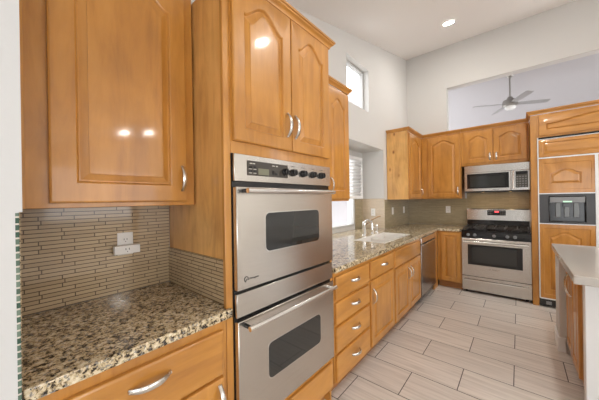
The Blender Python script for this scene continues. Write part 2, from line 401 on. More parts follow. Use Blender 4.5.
# ------------------------------------------------------------------ cabinet joinery (local frame: front faces -y, x to the right, z up)
NA = 28
def oloop(x0, x1, z0, z1, y, top=None):
    pts = [(x0, y, z0), (x1, y, z0)]
    for i in range(NA + 1):
        s = 1 - 2 * i / NA
        x = (x0 + x1) / 2 + s * (x1 - x0) / 2
        pts.append((x, y, z1 if top is None else z1 - top * (1 - arch(s))))
    return pts
def arch(s):
    s = abs(s)
    if s > 0.93: return 0.0
    return (0.5 + 0.5 * math.cos(PI * s / 0.93)) ** 0.72
def door(parent, x0, x1, z0, z1, rise=0.05, stile=0.058, t=0.020, mat=None, y=0.0, top_rail=None, name='door', label=None, fd=1.0):
    m = MB(); tr = stile if top_rail is None else top_rail
    px0, px1, pz0, pz1 = x0 + stile, x1 - stile, z0 + stile, z1 - tr
    L = [oloop(x0, x1, z0, z1, y), oloop(x0, x1, z0, z1, y - t + 0.006), oloop(x0 + 0.002, x1 - 0.002, z0 + 0.002, z1 - 0.002, y - t + 0.002), oloop(x0 + 0.007, x1 - 0.007, z0 + 0.007, z1 - 0.007, y - t)]
    lim = min((px1 - px0), (pz1 - pz0)) * 0.5
    for d, dy in ((0, 0), (0.004, 0.003), (0.0065, 0.009), (0.0085, 0.0115), (0.0125, 0.0115), (0.037, 0.0030), (0.0375, 0.0008), (0.042, 0.0002)):
        d = min(d, lim * 0.8) * fd
        L.append(oloop(px0 + d, px1 - d, pz0 + d, pz1 - d, y - t + dy, rise))
    m.loops(L, True, True)
    return m.build(name, mat or wood_v, parent, label, 25)
def drawer(parent, x0, x1, z0, z1, t=0.020, name='drawer'):
    m = MB(); L = []
    for d, yy in ((0, 0), (0, -t + 0.008), (0.002, -t + 0.004), (0.007, -t + 0.001), (0.012, -t)):
        L.append([(x0 + d, yy, z0 + d), (x1 - d, yy, z0 + d), (x1 - d, yy, z1 - d), (x0 + d, yy, z1 - d)])
    m.loops(L); return m.build(name, wood_h, parent, None, 25)
def pull(parent, x, z, vert, ln=0.125, t=0.020, out=0.030):
    m = MB(); pts = []; rad = []
    n = 14
    for i in range(n + 1):
        s = -1 + 2 * i / n; h = out * (1 - abs(s) ** 2.6) + 0.002
        a = s * ln / 2
        pts.append((x, -t - h, z + a) if vert else (x + a, -t - h, z)); rad.append(0.0092 + 0.0022 * (1 - s * s))
    fl = Vector((0, -1, 0))
    m.sweep(pts, rad, 12, (fl, 0.5))
    for s in (-1, 1):
        a = s * (ln / 2 - 0.002)
        p = (x, -t + 0.0002, z + a) if vert else (x + a, -t + 0.0002, z)
        q = (p[0], -t - 0.009, p[2]); m.cyl(p, q, 0.0062, 0.005, 10)
    return m.build('handle', nickel, parent)
def knob(parent, c, r, d, mat, axis_y=True):
    m = MB(); m.lathe(c, [(r * 0.6, 0), (r, -0.001), (r, -d * 0.35), (r * 0.82, -d * 0.5), (r * 0.78, -d * 0.95), (r * 0.7, -d)], 20, 'y')
    m.box(c[0] - r * 0.16, c[0] + r * 0.16, c[1] - d * 1.15, c[1] - d * 0.4, c[2] - r * 0.8, c[2] + r * 0.8, 0.001)
    return m.build('knob', mat, parent)
def crown(parent, x0, x1, yback, zb=2.421, zt=2.468, left=None, right=None):
    prof = [(0.0, zb), (0.008, zb), (0.010, zb + 0.009), (0.015, zb + 0.016), (0.027, zb + 0.026), (0.029, zb + 0.033), (0.036, zb + 0.036), (0.036, zt), (0.0, zt)]
    L = []
    for o, z in prof:
        a = []
        if left == 'ret': a += [(x0 - o, yback, z), (x0 - o, -o, z)]
        elif left == 'in': a += [(x0 + o, -o, z)]
        else: a += [(x0, -o, z)]
        if right == 'ret': a += [(x1 + o, -o, z), (x1 + o, yback, z)]
        elif right == 'in': a += [(x1 - o, -o, z)]
        else: a += [(x1, -o, z)]
        L.append(a)
    # sections along the path
    secs = [[L[i][k] for i in range(len(prof))] for k in range(len(L[0]))]
    m = MB(); m.loops(secs, True, True)
    return m.build('crown_moulding', wood_h, parent, None, 20)
def base_body(parent, w, d, ztop=0.875, zk=0.105, body_mat=None):
    m = MB(); t = 0.018
    m.box(0, w, 0, 0.020, zk, ztop, 0.0015)                 # face frame
    m.box(0, t, 0.0205, d, zk, ztop); m.box(w - t, w, 0.0205, d, zk, ztop)
    m.box(t, w - t, 0.0205, d, zk, zk + t); m.box(t, w - t, d - 0.01, d, zk + t, ztop)
    o = m.build('body', body_mat or wood_v, parent)
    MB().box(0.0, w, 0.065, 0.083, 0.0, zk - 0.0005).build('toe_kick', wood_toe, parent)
    return o
L_, B_, I_ = 90, 0, -90

# near base cabinet
XF = -0.985                                    # face frame plane of the left run; drawer faces stand at -0.965
c = thing('base_cabinet', 'maple base cabinet under the near granite counter by the white wall end', 'cabinet', (XF, 0.040, 0), L_)
base_body(c, 0.609, 0.605)
d1 = drawer(c, 0.055, 0.585, 0.652, 0.838); pull(d1, 0.297, 0.778, False, 0.13)
d2 = door(c, 0.055, 0.585, 0.125, 0.640, 0.0); pull(d2, 0.560, 0.555, True)
# near granite counter
k = MB(); k.box(XW + 0.009, -1.0065, 0.0410, 0.665, 0.877, 0.915); k.box(-1.0065, XF + 0.0006, 0.0410, 0.6512, 0.877, 0.915); k.box(XF + 0.0006, -0.964, 0.0410, 0.672, 0.877, 0.915, 0.004, 2)
tag(k.build('granite_countertop', granite), 'short speckled granite countertop with a beige and black pattern beside the wall ovens', 'countertop')
# near wall cabinet
XU = -1.274
c = thing('wall_cabinet', 'large arched single door maple wall cabinet nearest the camera above the outlet', 'cabinet', (XU, 0.045, 1.372), L_)
MB().box(0, 0.619, 0, 0.325, 0, 1.16, 0.002).build('body', wood_v, c)
MB().box(0.0005, 0.021, -0.004, -0.0004, 0, 1.099, 0.001).build('filler_strip', wood_v, c)
d = door(c, 0.078, 0.575, 0.018, 1.09, 0.10, 0.075); pull(d, 0.548, 0.130, True, 0.12)
crown(c, 0, 0.615, 0.32, 1.10, 1.16)

# tall oven cabinet (face frame around the oven opening)
c = thing('oven_cabinet', 'tall maple cabinet housing the double ovens with a knotty side panel', 'cabinet', (XF, 0.652, 0), L_)
OX0, OX1, OZ0, OZ1 = 0.035, 0.811, 0.33, 1.606          # local oven opening
TW = 0.840
m = MB()
m.box(0, OX0, 0, 0.02, 0.105, 2.4205, 0.002); m.box(OX1, TW, 0, 0.02, 0.105, 2.4205, 0.002)
m.box(OX0, OX1, 0, 0.02, OZ1, 2.4205); m.box(OX0, OX1, 0, 0.02, 0.105, OZ0)
m.box(TW - 0.02, TW, 0.02, 0.605, 0.0, 2.42)
m.box(0.047, TW - 0.02, 0.02, 0.605, 1.64, 2.42); m.box(0.047, TW - 0.02, 0.02, 0.605, 0.105, 0.31)
m.build('body', wood_v, c)
MB().box(0.0225, 0.0455, 0.0202, 0.612, 0.0, 2.42).build('side_panel', wood_knot, c, 'lighter knotty side panel')
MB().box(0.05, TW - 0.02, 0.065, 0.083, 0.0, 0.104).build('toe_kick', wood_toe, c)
for a, b_, hx in ((0.042, 0.430, 0.393), (0.436, 0.806, 0.457)):
    d = door(c, a, b_, 1.662, 2.408, 0.075, 0.062); pull(d, hx, 1.80, True, 0.13)
drawer(c, 0.042, 0.806, 0.125, 0.293, name='drawer_front')
crown(c, 0, TW, 0.6, right='ret')

# double wall oven
o = thing('double_wall_oven', 'stainless steel double wall oven with black knobs in the tall cabinet', 'oven', (XF, 0.652 + OX0, OZ0), L_)
OW = OX1 - OX0; yF = -0.020
e = 0.001
MB().box(0.02, OW - 0.02, 0.022, 0.58, 0.01, OZ1 - OZ0 - 0.01).build('oven_box', shadow_gap, o)
MB().box(e, OW - e, -0.004, 0.0195, e, OZ1 - OZ0 - e).build('surround', black_gloss, o, 'black surround showing between the doors')
cp = MB().box(0.004, OW - 0.004, yF, -0.0045, 1.478 - OZ0, 1.603 - OZ0, 0.002).build('control_panel', steel_m, o)
dp = MB().box(0.075, 0.353, yF - 0.002, yF - 0.0002, 1.508 - OZ0, 1.578 - OZ0, 0.0008).build('display_panel', plain('dark display', (0.06, 0.052, 0.044), 0.25), o, 'dark display panel')
MB().box(0.142, 0.212, yF - 0.0032, yF - 0.0022, 1.514 - OZ0, 1.545 - OZ0).build('display', lcd, dp)
def mark(x0, x1, y0, y1, z0, z1, nm, mt, bv=0.0): return MB().box(x0, x1, y0, y1, z0 - OZ0, z1 - OZ0, bv).build(nm, mt, dp)
for i in range(2):
    for j in range(2):
        x, z = 0.085 + i * 0.026, 1.518 + j * 0.019
        mark(x, x + 0.018, yF - 0.003, yF - 0.0021, z, z + 0.003, 'printed_mark', mark_pale)
        mark(x, x + 0.018, yF - 0.004, yF - 0.0022, z + 0.005, z + 0.014, 'button', black_gloss, 0.001)
for x, w in ((0.09, 0.016), (0.11, 0.012), (0.235, 0.018), (0.262, 0.012)): mark(x, x + w, yF - 0.003, yF - 0.0021, 1.563, 1.567, 'printed_mark', mark_pale)
mark(0.235, 0.25, yF - 0.004, yF - 0.0022, 1.52, 1.54, 'button', black_gloss, 0.001); mark(0.256, 0.272, yF - 0.004, yF - 0.0022, 1.52, 1.53, 'button', black_gloss, 0.001)
knob(dp, (0.327, yF - 0.0022, 1.540 - OZ0), 0.020, 0.024, black_gloss)
for x in (0.397, 0.486, 0.578, 0.668): knob(cp, (x, yF - 0.0002, 1.541 - OZ0), 0.0205, 0.026, black_gloss)
for x in (0.397, 0.486, 0.578, 0.668): MB().box(x - 0.017, x + 0.017, yF - 0.0006, yF - 0.0001, 1.574 - OZ0, 1.577 - OZ0).build('knob_caption', mark_dark, cp)
def rrect(x0, x1, z0, z1, r, y, n=6):
    pts = []
    for cx, cz, a0 in ((x0 + r, z0 + r, PI), (x1 - r, z0 + r, 1.5 * PI), (x1 - r, z1 - r, 0), (x0 + r, z1 - r, 0.5 * PI)):
        for i in range(n + 1):
            a = a0 + i / n * PI / 2; pts.append((cx + r * math.cos(a), y, cz + r * math.sin(a)))
    return pts
def oven_door(parent, z0, z1, wx0, wx1, wz0, wz1, hz, hx0, hx1, logo=False):
    m = MB(); m.box(0.004, OW - 0.004, yF - 0.012, -0.0045, z0 - OZ0, z1 - OZ0, 0.003)
    dr = m.build('oven_door', steel_m, parent)
    y = yF - 0.012
    m = MB(); m.loops([rrect(wx0 - 0.004, wx1 + 0.004, wz0 - OZ0 - 0.004, wz1 - OZ0 + 0.004, 0.028, y - 0.0002), rrect(wx0 - 0.004, wx1 + 0.004, wz0 - OZ0 - 0.004, wz1 - OZ0 + 0.004, 0.028, y - 0.0012)])
    m.build('window_rim', steel_bright, dr)
    m = MB(); m.loops([rrect(wx0, wx1, wz0 - OZ0, wz1 - OZ0, 0.026, y - 0.0013), rrect(wx0, wx1, wz0 - OZ0, wz1 - OZ0, 0.026, y - 0.0022)])
    m.build('window_glass', dark_glass, dr)
    h = MB(); h.cyl((hx0, y - 0.045, hz - OZ0), (hx1, y - 0.045, hz - OZ0), 0.0115, n=20)
    hb = h.build('handle', steel_bright, dr)
    for x in (hx0 + 0.012, hx1 - 0.03): MB().cyl((x, y - 0.0002, hz - OZ0), (x, y - 0.036, hz - OZ0), 0.010, 0.009).build('handle_post', black_gloss if x < 0.3 else steel_bright, dr)
    return dr
du = oven_door(o, 0.985, 1.452, 0.175, 0.618, 1.137, 1.327, 1.434, 0.032, 0.732)
ve = MB().box(0.004, OW - 0.004, yF - 0.004, -0.0045, 0.862 - OZ0, 0.968 - OZ0, 0.002).build('vent_panel', steel_m, o)
dl = oven_door(o, 0.337, 0.846, 0.182, 0.618, 0.502, 0.680, 0.822, 0.032, 0.736)
yl = yF - 0.0125
em = MB(); em.sweep([(0.052 + 0.011 * math.cos(a * 0.5), yl - 0.0006, 1.030 - OZ0 + 0.012 * math.sin(a * 0.5)) for a in range(-1, 10)], 0.0016, 6)
em.sweep([(0.045, yl - 0.0006, 1.018 - OZ0), (0.056, yl - 0.0006, 1.030 - OZ0), (0.066, yl - 0.0006, 1.026 - OZ0)], 0.0013, 6)
em.build('emblem', mark_dark, du)
text_part('brand_lettering', 'Monogram', 0.0125, mark_dark, du, (0.098, yl - 0.0004, 1.029 - OZ0), (PI / 2, 0, 0))
MB().box(0.022, 0.036, yl - 0.0006, yl + 0.0001, 1.430 - OZ0, 1.436 - OZ0).build('door_mark', mark_dark, du)

# wall cabinet left of the sink window
c = thing('wall_cabinet', 'narrow arched maple wall cabinet between the ovens and the sink window', 'cabinet', (XU, 1.585, 1.372), L_)
MB().box(0, 0.670, 0, 0.325, 0, 1.04, 0.002).build('body', wood_v, c)
d = door(c, 0.02, 0.265, 0.018, 1.02, 0.07, 0.052); pull(d, 0.05, 0.14, True)
d = door(c, 0.272, 0.655, 0.018, 1.02, 0.07, 0.075); pull(d, 0.322, 0.145, True)
crown(c, 0, 0.670, 0.32, 1.0435, 1.092, right='ret')

# left run of base cabinets
def base(name, label, y0, y1):
    c = thing(name, label, 'cabinet', (XF, y0, 0), L_); base_body(c, y1 - y0, 0.605); return c
c = base('drawer_cabinet', 'four drawer maple base cabinet next to the wall ovens', 1.504, 2.046)
for z0, z1 in ((0.688, 0.848), (0.518, 0.667), (0.322, 0.497), (0.118, 0.302)):
    d = drawer(c, 0.012, 0.530, z0, z1); pull(d, 0.272, (z0 + z1) / 2 + 0.012, False, 0.115)
c = base('base_cabinet', 'maple base cabinet with one drawer and one door between drawers and sink', 2.048, 2.608)
d = drawer(c, 0.018, 0.548, 0.700, 0.848); pull(d, 0.285, 0.785, False, 0.115)
d = door(c, 0.018, 0.548, 0.118, 0.682, 0.0); pull(d, 0.055, 0.55, True)
c = base('sink_cabinet', 'maple sink base cabinet with a false drawer front and two doors', 2.610, 3.532)
drawer(c, 0.022, 0.905, 0.680, 0.850, name='drawer_front')
d = door(c, 0.022, 0.460, 0.118, 0.662, 0.0); pull(d, 0.425, 0.54, True)
d = door(c, 0.467, 0.905, 0.118, 0.662, 0.0); pull(d, 0.502, 0.54, True)

# dishwasher
c = thing('dishwasher', 'dark stainless dishwasher between the sink cabinet and the corner', 'dishwasher', (XF, 3.537, 0), L_)
MB().box(0.004, 0.742, 0.005, 0.58, 0.10, 0.868).build('tub', shadow_gap, c)
d = MB().box(0.004, 0.742, -0.022, 0.0045, 0.112, 0.792, 0.004, 2).build('door', steel_dark, c)
MB().box(0.004, 0.742, -0.024, 0.0045, 0.797, 0.868, 0.004, 2).build('control_strip', steel_bright, c, 'brighter control strip')
hm = MB().box(0.02, 0.726, -0.040, -0.0225, 0.768, 0.786, 0.004, 2)
hm.build('handle', steel_bright, d)
MB().box(0.004, 0.742, 0.065, 0.08, 0.0, 0.098).build('toe_kick', black_matte, c)

# corner filler and back base cabinet
YF = 4.490
c = thing('base_cabinet', 'maple base cabinet with one tall door between dishwasher and range', 'cabinet', (-0.983, YF, 0), B_)
base_body(c, 0.325, 0.60)
door(c, 0.052, 0.312, 0.118, 0.862, 0.0, 0.050)
f = MB(); f.box(-0.024, -0.0025, -0.205, -0.002, 0.0, 0.872, 0.001); f.build('corner_filler', wood_v, c)
# L shaped counter with a cut-out for the sink
SX0, SX1, SY0, SY1 = -1.455, -1.085, 2.66, 3.50
k = MB(); z0, z1 = 0.877, 0.915; XE = -0.964
k.box(XW + 0.001, SX0, 1.506, YB - 0.009, z0, z1); k.box(SX0, SX1, 1.506, SY0, z0, z1); k.box(SX0, SX1, SY1, YB - 0.009, z0, z1)
k.box(SX1, XE + 0.0, 1.506, 4.463, z0, z1, 0.004, 2); k.box(SX1, -0.660, 4.461, YB - 0.009, z0, z1, 0.004, 2)
k.box(-1.968, XW + 0.002, 2.053, 3.920, z0, z1)
tag(k.build('granite_countertop', granite), 'long L shaped speckled granite countertop around the sink and corner', 'countertop')
# sink
s = thing('kitchen_sink', 'white double bowl sink set in the long granite counter', 'sink', ((SX0 + SX1) / 2, (SY0 + SY1) / 2, 0.72), 0)
hx, hy = (SX1 - SX0) / 2, (SY1 - SY0) / 2
m = MB(); t = 0.014
def bowl(m, x0, x1, y0, y1, zt, zb, r=0.03):
    def rr(x0, x1, y0, y1, z, r, n=5):
        p = []
        for cx, cy, a0 in ((x0 + r, y0 + r, PI), (x1 - r, y0 + r, 1.5 * PI), (x1 - r, y1 - r, 0), (x0 + r, y1 - r, 0.5 * PI)):
            for i in range(n + 1): a = a0 + i / n * PI / 2; p.append((cx + r * math.cos(a), cy + r * math.sin(a), z))
        return p
    m.loops([rr(x0, x1, y0, y1, zt, r), rr(x0 + 0.004, x1 - 0.004, y0 + 0.004, y1 - 0.004, zt - 0.004, r), rr(x0 + 0.012, x1 - 0.012, y0 + 0.012, y1 - 0.012, zb + 0.02, r), rr(x0 + 0.03, x1 - 0.03, y0 + 0.03, y1 - 0.03, zb, r)], False, True)
m.box(-hx + 0.001, hx - 0.001, -hy + 0.001, -hy + 0.022, 0, 0.199, 0.003); m.box(-hx + 0.001, hx - 0.001, hy - 0.022, hy - 0.001, 0, 0.199, 0.003)
m.box(-hx + 0.001, -hx + 0.022, -hy + 0.02, hy - 0.02, 0, 0.199, 0.003); m.box(hx - 0.022, hx - 0.001, -hy + 0.02, hy - 0.02, 0, 0.199, 0.003)
m.box(-hx + 0.02, hx - 0.02, -0.012, 0.012, 0, 0.175, 0.004); m.box(-hx + 0.02, hx - 0.02, -hy + 0.02, hy - 0.02, 0, 0.02)
m.build('basin', porcelain, s)
for y in (-hy / 2, hy / 2): MB().lathe((0, y, 0.0202), [(0.0, 0), (0.045, 0), (0.043, 0.003), (0.02, 0.002), (0.0, 0.002)], 24).build('drain', chrome, s)
# faucet
f = thing('kitchen_faucet', 'chrome kitchen faucet with a long raised lever standing behind the sink', 'faucet', (-1.525, 3.08, 0.9155), 0)
MB().lathe((0, 0, 0), [(0.030, 0), (0.030, 0.006), (0.024, 0.012), (0.022, 0.12), (0.025, 0.13), (0.025, 0.165), (0.018, 0.182), (0, 0.186)], 24).build('body', chrome, f)
sp = [(0.01, 0.0, 0.13)]
for i in range(13):
    a = PI - i / 12 * PI * 0.95; sp.append((0.058 + 0.05 * math.cos(a), 0.0, 0.155 + 0.045 * math.sin(a)))
sp.append((0.110, 0, 0.08)); MB().sweep(sp, 0.0145, 14).build('spout', chrome, f)
MB().sweep([(0.0, 0.018, 0.14), (0.0, 0.07, 0.145), (0, 0.20, 0.185), (0, 0.42, 0.216), (0, 0.50, 0.218)], [0.015, 0.013, 0.012, 0.011, 0.012], 12).build('lever', chrome, f)
f = thing('soap_dispenser', 'small chrome soap dispenser to the right of the faucet', 'dispenser', (-1.525, 3.33, 0.9155), 0)
MB().lathe((0, 0, 0), [(0.022, 0), (0.022, 0.006), (0.014, 0.012), (0.012, 0.06), (0.015, 0.065), (0.015, 0.085), (0, 0.088)], 20).build('body', chrome, f)
MB().sweep([(0, 0, 0.075), (0.03, 0, 0.082), (0.06, 0, 0.074)], [0.008, 0.007, 0.005], 10).build('nozzle', chrome, f)
f = thing('sink_sprayer', 'chrome hand sprayer farthest right behind the sink', 'sprayer', (-1.525, 3.47, 0.9155), 0)
MB().lathe((0, 0, 0), [(0.022, 0), (0.022, 0.008), (0.013, 0.02), (0.013, 0.05), (0.018, 0.085), (0.016, 0.11), (0, 0.114)], 20).build('body', chrome, f)

# corner wall cabinet
c = thing('wall_cabinet', 'corner maple wall cabinet with a pale knotty side next to the sink window', 'cabinet', (XU, 4.062, 1.372), L_)
MB().box(0, 1.034, 0, 0.326, 0, 1.043, 0.002).build('body', wood_v, c)
MB().box(-0.011, -0.0005, 0.001, 0.324, 0, 1.043).build('side_panel', wood_knot, c, 'pale knotty side panel')
d = door(c, 0.03, 0.625, 0.018, 1.015, 0.07, 0.07); pull(d, 0.585, 0.12, True)
crown(c, -0.011, 0.708, 0.32, 1.0435, 1.092, left='ret', right='in')
# back wall cabinets
YU = 4.774
c = thing('wall_cabinet', 'single door maple wall cabinet left of the microwave', 'cabinet', (-1.270, YU, 1.372), B_)
MB().box(0, 0.584, 0, 0.32, 0, 1.043, 0.002).build('body', wood_v, c)
d = door(c, 0.098, 0.562, 0.018, 1.015, 0.07, 0.06); pull(d, 0.535, 0.125, True)
crown(c, 0.004, 0.584, 0.3, 1.0435, 1.092, left='in')
c = thing('wall_cabinet', 'short two door maple wall cabinet above the microwave', 'cabinet', (-0.684, YU, 1.872), B_)
MB().box(0, 0.803, 0, 0.32, 0, 0.543, 0.002).build('body', wood_v, c)
for a, b_, hx_ in ((0.035, 0.398, 0.365), (0.408, 0.780, 0.442)):
    d = door(c, a, b_, 0.035, 0.515, 0.055, 0.062); pull(d, hx_, 0.12, True, 0.11)
crown(c, 0, 0.803, 0.3, 0.5435, 0.592)
# microwave
o = thing('microwave_oven', 'stainless over-the-range microwave under the short cabinet', 'microwave', (-0.638, 4.735, 1.463), B_)
MW, MH = 0.757, 0.400
MB().box(0.002, MW - 0.002, 0.0, 0.355, 0.012, MH, 0.002).build('case', steel_dark, o)
MB().box(0.004, MW - 0.004, 0.004, 0.35, 0.0, 0.0115).build('underside', black_matte, o)
MB().box(0, MW, -0.022, -0.0005, MH - 0.105, MH, 0.003).build('vent_grille', steel_bright, o)
d = MB().box(0, 0.556, -0.026, -0.0005, 0.014, MH - 0.107, 0.003).build('door', steel_bright, o)
MB().box(0.034, 0.535, -0.0275, -0.0262, 0.055, 0.276, 0.0005).build('door_window', black_gloss, d)
MB().box(0.075, 0.49, -0.0285, -0.0277, 0.082, 0.24).build('window_screen', dark_glass, d)
h = MB(); h.cyl((0.582, -0.058, 0.035), (0.582, -0.058, 0.285), 0.011)
for z in (0.05, 0.27): h.cyl((0.582, -0.0225, z), (0.582, -0.05, z), 0.008)
pn = MB().box(0.558, MW, -0.022, -0.0005, 0.014, MH - 0.107, 0.003).build('control_panel', steel_bright, o)
h.build('handle', steel_bright, pn)
MB().box(0.607, 0.738, -0.0232, -0.0222, 0.05, 0.28).build('key_panel', plain('microwave key panel', (0.10, 0.105, 0.095), 0.15), pn)
MB().box(0.612, 0.733, -0.0242, -0.0233, 0.235, 0.272).build('display', black_gloss, pn)
for i in range(4):
    for j in range(5): MB().box(0.616 + i * 0.03, 0.636 + i * 0.03, -0.0240, -0.0233, 0.062 + j * 0.033, 0.080 + j * 0.033).build('key', grey_plastic, pn)
text_part('brand_lettering', 'BOSCH', 0.020, mark_dark, d, (0.385, -0.0265, 0.034), (PI / 2, 0, 0))
for x in (0.215, 0.545):
    MB().lathe((x, 0.16, -0.0005), [(0, 0), (0.018, 0), (0.017, -0.001), (0, -0.001)], 20).build('cooktop_lamp', warm_lens, o)
    ld = bpy.data.lights.new('cooktop_lamp_glow', 'AREA'); ld.shape = 'DISK'; ld.size = 0.05; ld.energy = 0.4; ld.color = (1.0, 0.72, 0.42)
    lo = bpy.data.objects.new('cooktop_lamp_glow', ld); COL.objects.link(lo); lo.parent = o; lo.location = (x, 0.16, -0.008)

# range
o = thing('gas_range', 'stainless gas range with black cooktop under the microwave', 'range', (-0.655, 4.465, 0), B_)
RW = 0.776
MB().box(0.003, RW - 0.003, 0.022, 0.60, 0.035, 0.895).build('case', steel_dark, o)
for x in (0.05, RW - 0.05):
    for y in (0.07, 0.55): MB().cyl((x, y, 0.0), (x, y, 0.0345), 0.018, 0.014).build('foot', black_matte, o)
dw = MB().box(0.002, RW - 0.002, 0.0, 0.0215, 0.040, 0.243, 0.003).build('warming_drawer', steel_m, o)
h = MB(); h.box(0.03, RW - 0.03, -0.034, -0.022, 0.186, 0.202, 0.004, 2)
for x in (0.06, RW - 0.06): h.box(x - 0.01, x + 0.01, -0.024, -0.0003, 0.189, 0.199)
h.build('handle', steel_bright, dw)
od = MB().box(0.002, RW - 0.002, -0.006, 0.0215, 0.250, 0.792, 0.004).build('oven_door', steel_m, o)
MB().box(0.078, RW - 0.090, -0.0078, -0.0063, 0.415, 0.705, 0.0005).build('window_frame', black_gloss, od)
MB().box(0.13, RW - 0.15, -0.0092, -0.0080, 0.450, 0.680).build('window_glass', dark_glass, od)
h = MB(); h.cyl((0.028, -0.055, 0.748), (RW - 0.028, -0.055, 0.748), 0.0125)
for x in (0.05, RW - 0.05): h.cyl((x, -0.0065, 0.748), (x, -0.046, 0.748), 0.010)
h.build('handle', steel_bright, od)
text_part('brand_lettering', 'BOSCH', 0.026, mark_dark, od, (RW / 2 + 0.015, -0.0066, 0.372), (PI / 2, 0, 0))
MB().lathe((RW / 2 - 0.055, -0.0062, 0.372), [(0.008, 0), (0.011, 0), (0.011, -0.0006), (0.008, -0.0006)], 18, 'y', True).build('emblem', mark_dark, od)
kp = MB(); kp.loops([[(x, 0.0215, 0.796), (x, -0.002, 0.796), (x, 0.002, 0.84), (x, 0.016, 0.897), (x, 0.0215, 0.897)] for x in (0.002, RW - 0.002)])
kp = kp.build('knob_panel', black_gloss, o)
for x in (0.085, 0.165, RW / 2, RW - 0.245, RW - 0.165):
    knob(kp, (x, 0.0, 0.845), 0.021, 0.030, grey_plastic)
MB().box(0.0, RW, 0.002, 0.60, 0.8975, 0.912, 0.004, 2).build('cooktop', black_gloss, o)
for i, (bx, by) in enumerate(((0.15, 0.17), (0.15, 0.42), (0.39, 0.295), (0.63, 0.17), (0.63, 0.42))):
    MB().lathe((bx, by, 0.9125), [(0.055, 0), (0.055, 0.006), (0.042, 0.008), (0.042, 0.018), (0.03, 0.022), (0, 0.022)], 24).build('burner', black_matte, o)
for a, b_ in ((0.018, 0.264), (0.268, 0.508), (0.512, 0.758)):
    g = MB(); y0, y1 = 0.04, 0.54; z = 0.943; w = 0.006
    for x in (a + w, b_ - w): g.box(x - w, x + w, y0, y1, z - 0.010, z + 0.004, 0.002)
    for y in (y0, (y0 + y1) / 2 - 0.0, y1): g.box(a, b_, y - w, y + w, z - 0.010, z + 0.004, 0.002)
    for yc in (0.165, 0.415):
        xc = (a + b_) / 2
        g.box(xc - w, xc + w, yc - 0.12, yc - 0.03, z - 0.006, z + 0.006, 0.002); g.box(xc - w, xc + w, yc + 0.03, yc + 0.12, z - 0.006, z + 0.006, 0.002)
        g.box(a + 0.01, xc - 0.03, yc - w, yc + w, z - 0.006, z + 0.006, 0.002); g.box(xc + 0.03, b_ - 0.01, yc - w, yc + w, z - 0.006, z + 0.006, 0.002)
    for x in (a + w, b_ - w):
        for y in (y0, y1): g.box(x - w, x + w, y - w, y + w, 0.9123, z - 0.009)
    g.build('grate', grate_m, o)
bg = MB(); bg.loops([[(x, 0.60, 0.9125), (x, 0.555, 0.9125), (x, 0.562, 1.03), (x, 0.572, 1.19), (x, 0.582, 1.203), (x, 0.60, 1.203)] for x in (0.0, RW)])
bg = bg.build('backguard', steel_bright, o)
MB().loops([[(x, 0.5546, 0.914), (x, 0.5605, 1.025), (x, 0.559, 1.025), (x, 0.553, 0.914)] for x in (0.004, RW - 0.004)]).build('vent_strip', black_gloss, bg, 'black vent strip')
dp = MB().loops([[(x, 0.5655, 1.10), (x, 0.5706, 1.18), (x, 0.5690, 1.18), (x, 0.5640, 1.10)] for x in (0.272, 0.502)]).build('display_panel', black_gloss, o)
MB().loops([[(x, 0.5678, 1.145), (x, 0.5694, 1.168), (x, 0.5680, 1.168), (x, 0.5664, 1.145)] for x in (0.365, 0.418)]).build('clock_digits', led_red, dp, 'red clock digits')
for i, x in enumerate((0.285, 0.305, 0.325, 0.435, 0.455, 0.475)):
    for z in (1.118, 1.150): MB().loops([[(xx, 0.5660 + (z - 1.10) * 0.064, z), (xx, 0.5660 + (z + 0.012 - 1.10) * 0.064, z + 0.012), (xx, 0.5634 + (z + 0.012 - 1.10) * 0.064, z + 0.012), (xx, 0.5634 + (z - 1.10) * 0.064, z)] for xx in (x, x + 0.012)]).build('key', grey_plastic, dp)

# fridge enclosure and panel-ready refrigerator
FY = 4.450
c = thing('fridge_cabinet', 'maple enclosure and arched top cabinet around the refrigerator', 'cabinet', (0.122, FY, 0), B_)
FWD = 1.24
m = MB()
m.box(0, 0.062, 0, 0.02, 0, 2.415, 0.002); m.box(0.0, 0.02, 0.02, 0.645, 0, 2.415)
m.box(FWD - 0.062, FWD, 0, 0.02, 0, 2.415, 0.002); m.box(FWD - 0.02, FWD, 0.02, 0.645, 0, 2.415)
m.box(0.062, FWD - 0.062, 0, 0.02, 2.125, 2.415); m.box(0.02, FWD - 0.02, 0.02, 0.645, 2.128, 2.415)
m.build('body', wood_v, c)
door(c, 0.080, FWD - 0.08, 2.142, 2.395, 0.062, 0.068, mat=wood_h, top_rail=0.045, fd=0.5)
crown(c, 0, FWD, 0.262, left='ret', right='ret')
o = thing('refrigerator', 'built-in refrigerator faced with maple panels and white metal trim', 'refrigerator', (0.186, FY, 0), B_)
RWD = FWD - 0.130; FS = 0.494
MB().box(0.006, RWD - 0.006, 0.022, 0.63, 0.02, 2.118).build('case', grey_plastic, o)
MB().box(0.0, RWD, -0.004, 0.0215, 0.015, 0.10, 0.002).build('toe_grille', black_matte, o)
MB().box(0.0, RWD, 0.004, 0.0215, 2.098, 2.122).build('vent_gap', black_gloss, o)
def trim(z0, z1, x0=0.0, x1=RWD): return MB().box(x0, x1, -0.020, 0.0215, z0, z1, 0.002)
g = door(o, 0.012, RWD - 0.012, 1.872, 2.090, 0.0, 0.036, 0.018, wood_h, 0.0, name='grille_panel')
t = MB(); t.box(0, 0.010, -0.022, 0.0215, 0.11, 2.122); t.box(FS - 0.012, FS + 0.014, -0.024, 0.0215, 0.11, 1.853); t.box(RWD - 0.010, RWD, -0.022, 0.0215, 0.11, 2.122)
t.box(0.0105, RWD - 0.0105, -0.022, 0.0215, 1.8535, 1.869); t.box(0.0105, RWD - 0.0105, -0.022, 0.0215, 2.091, 2.0975)
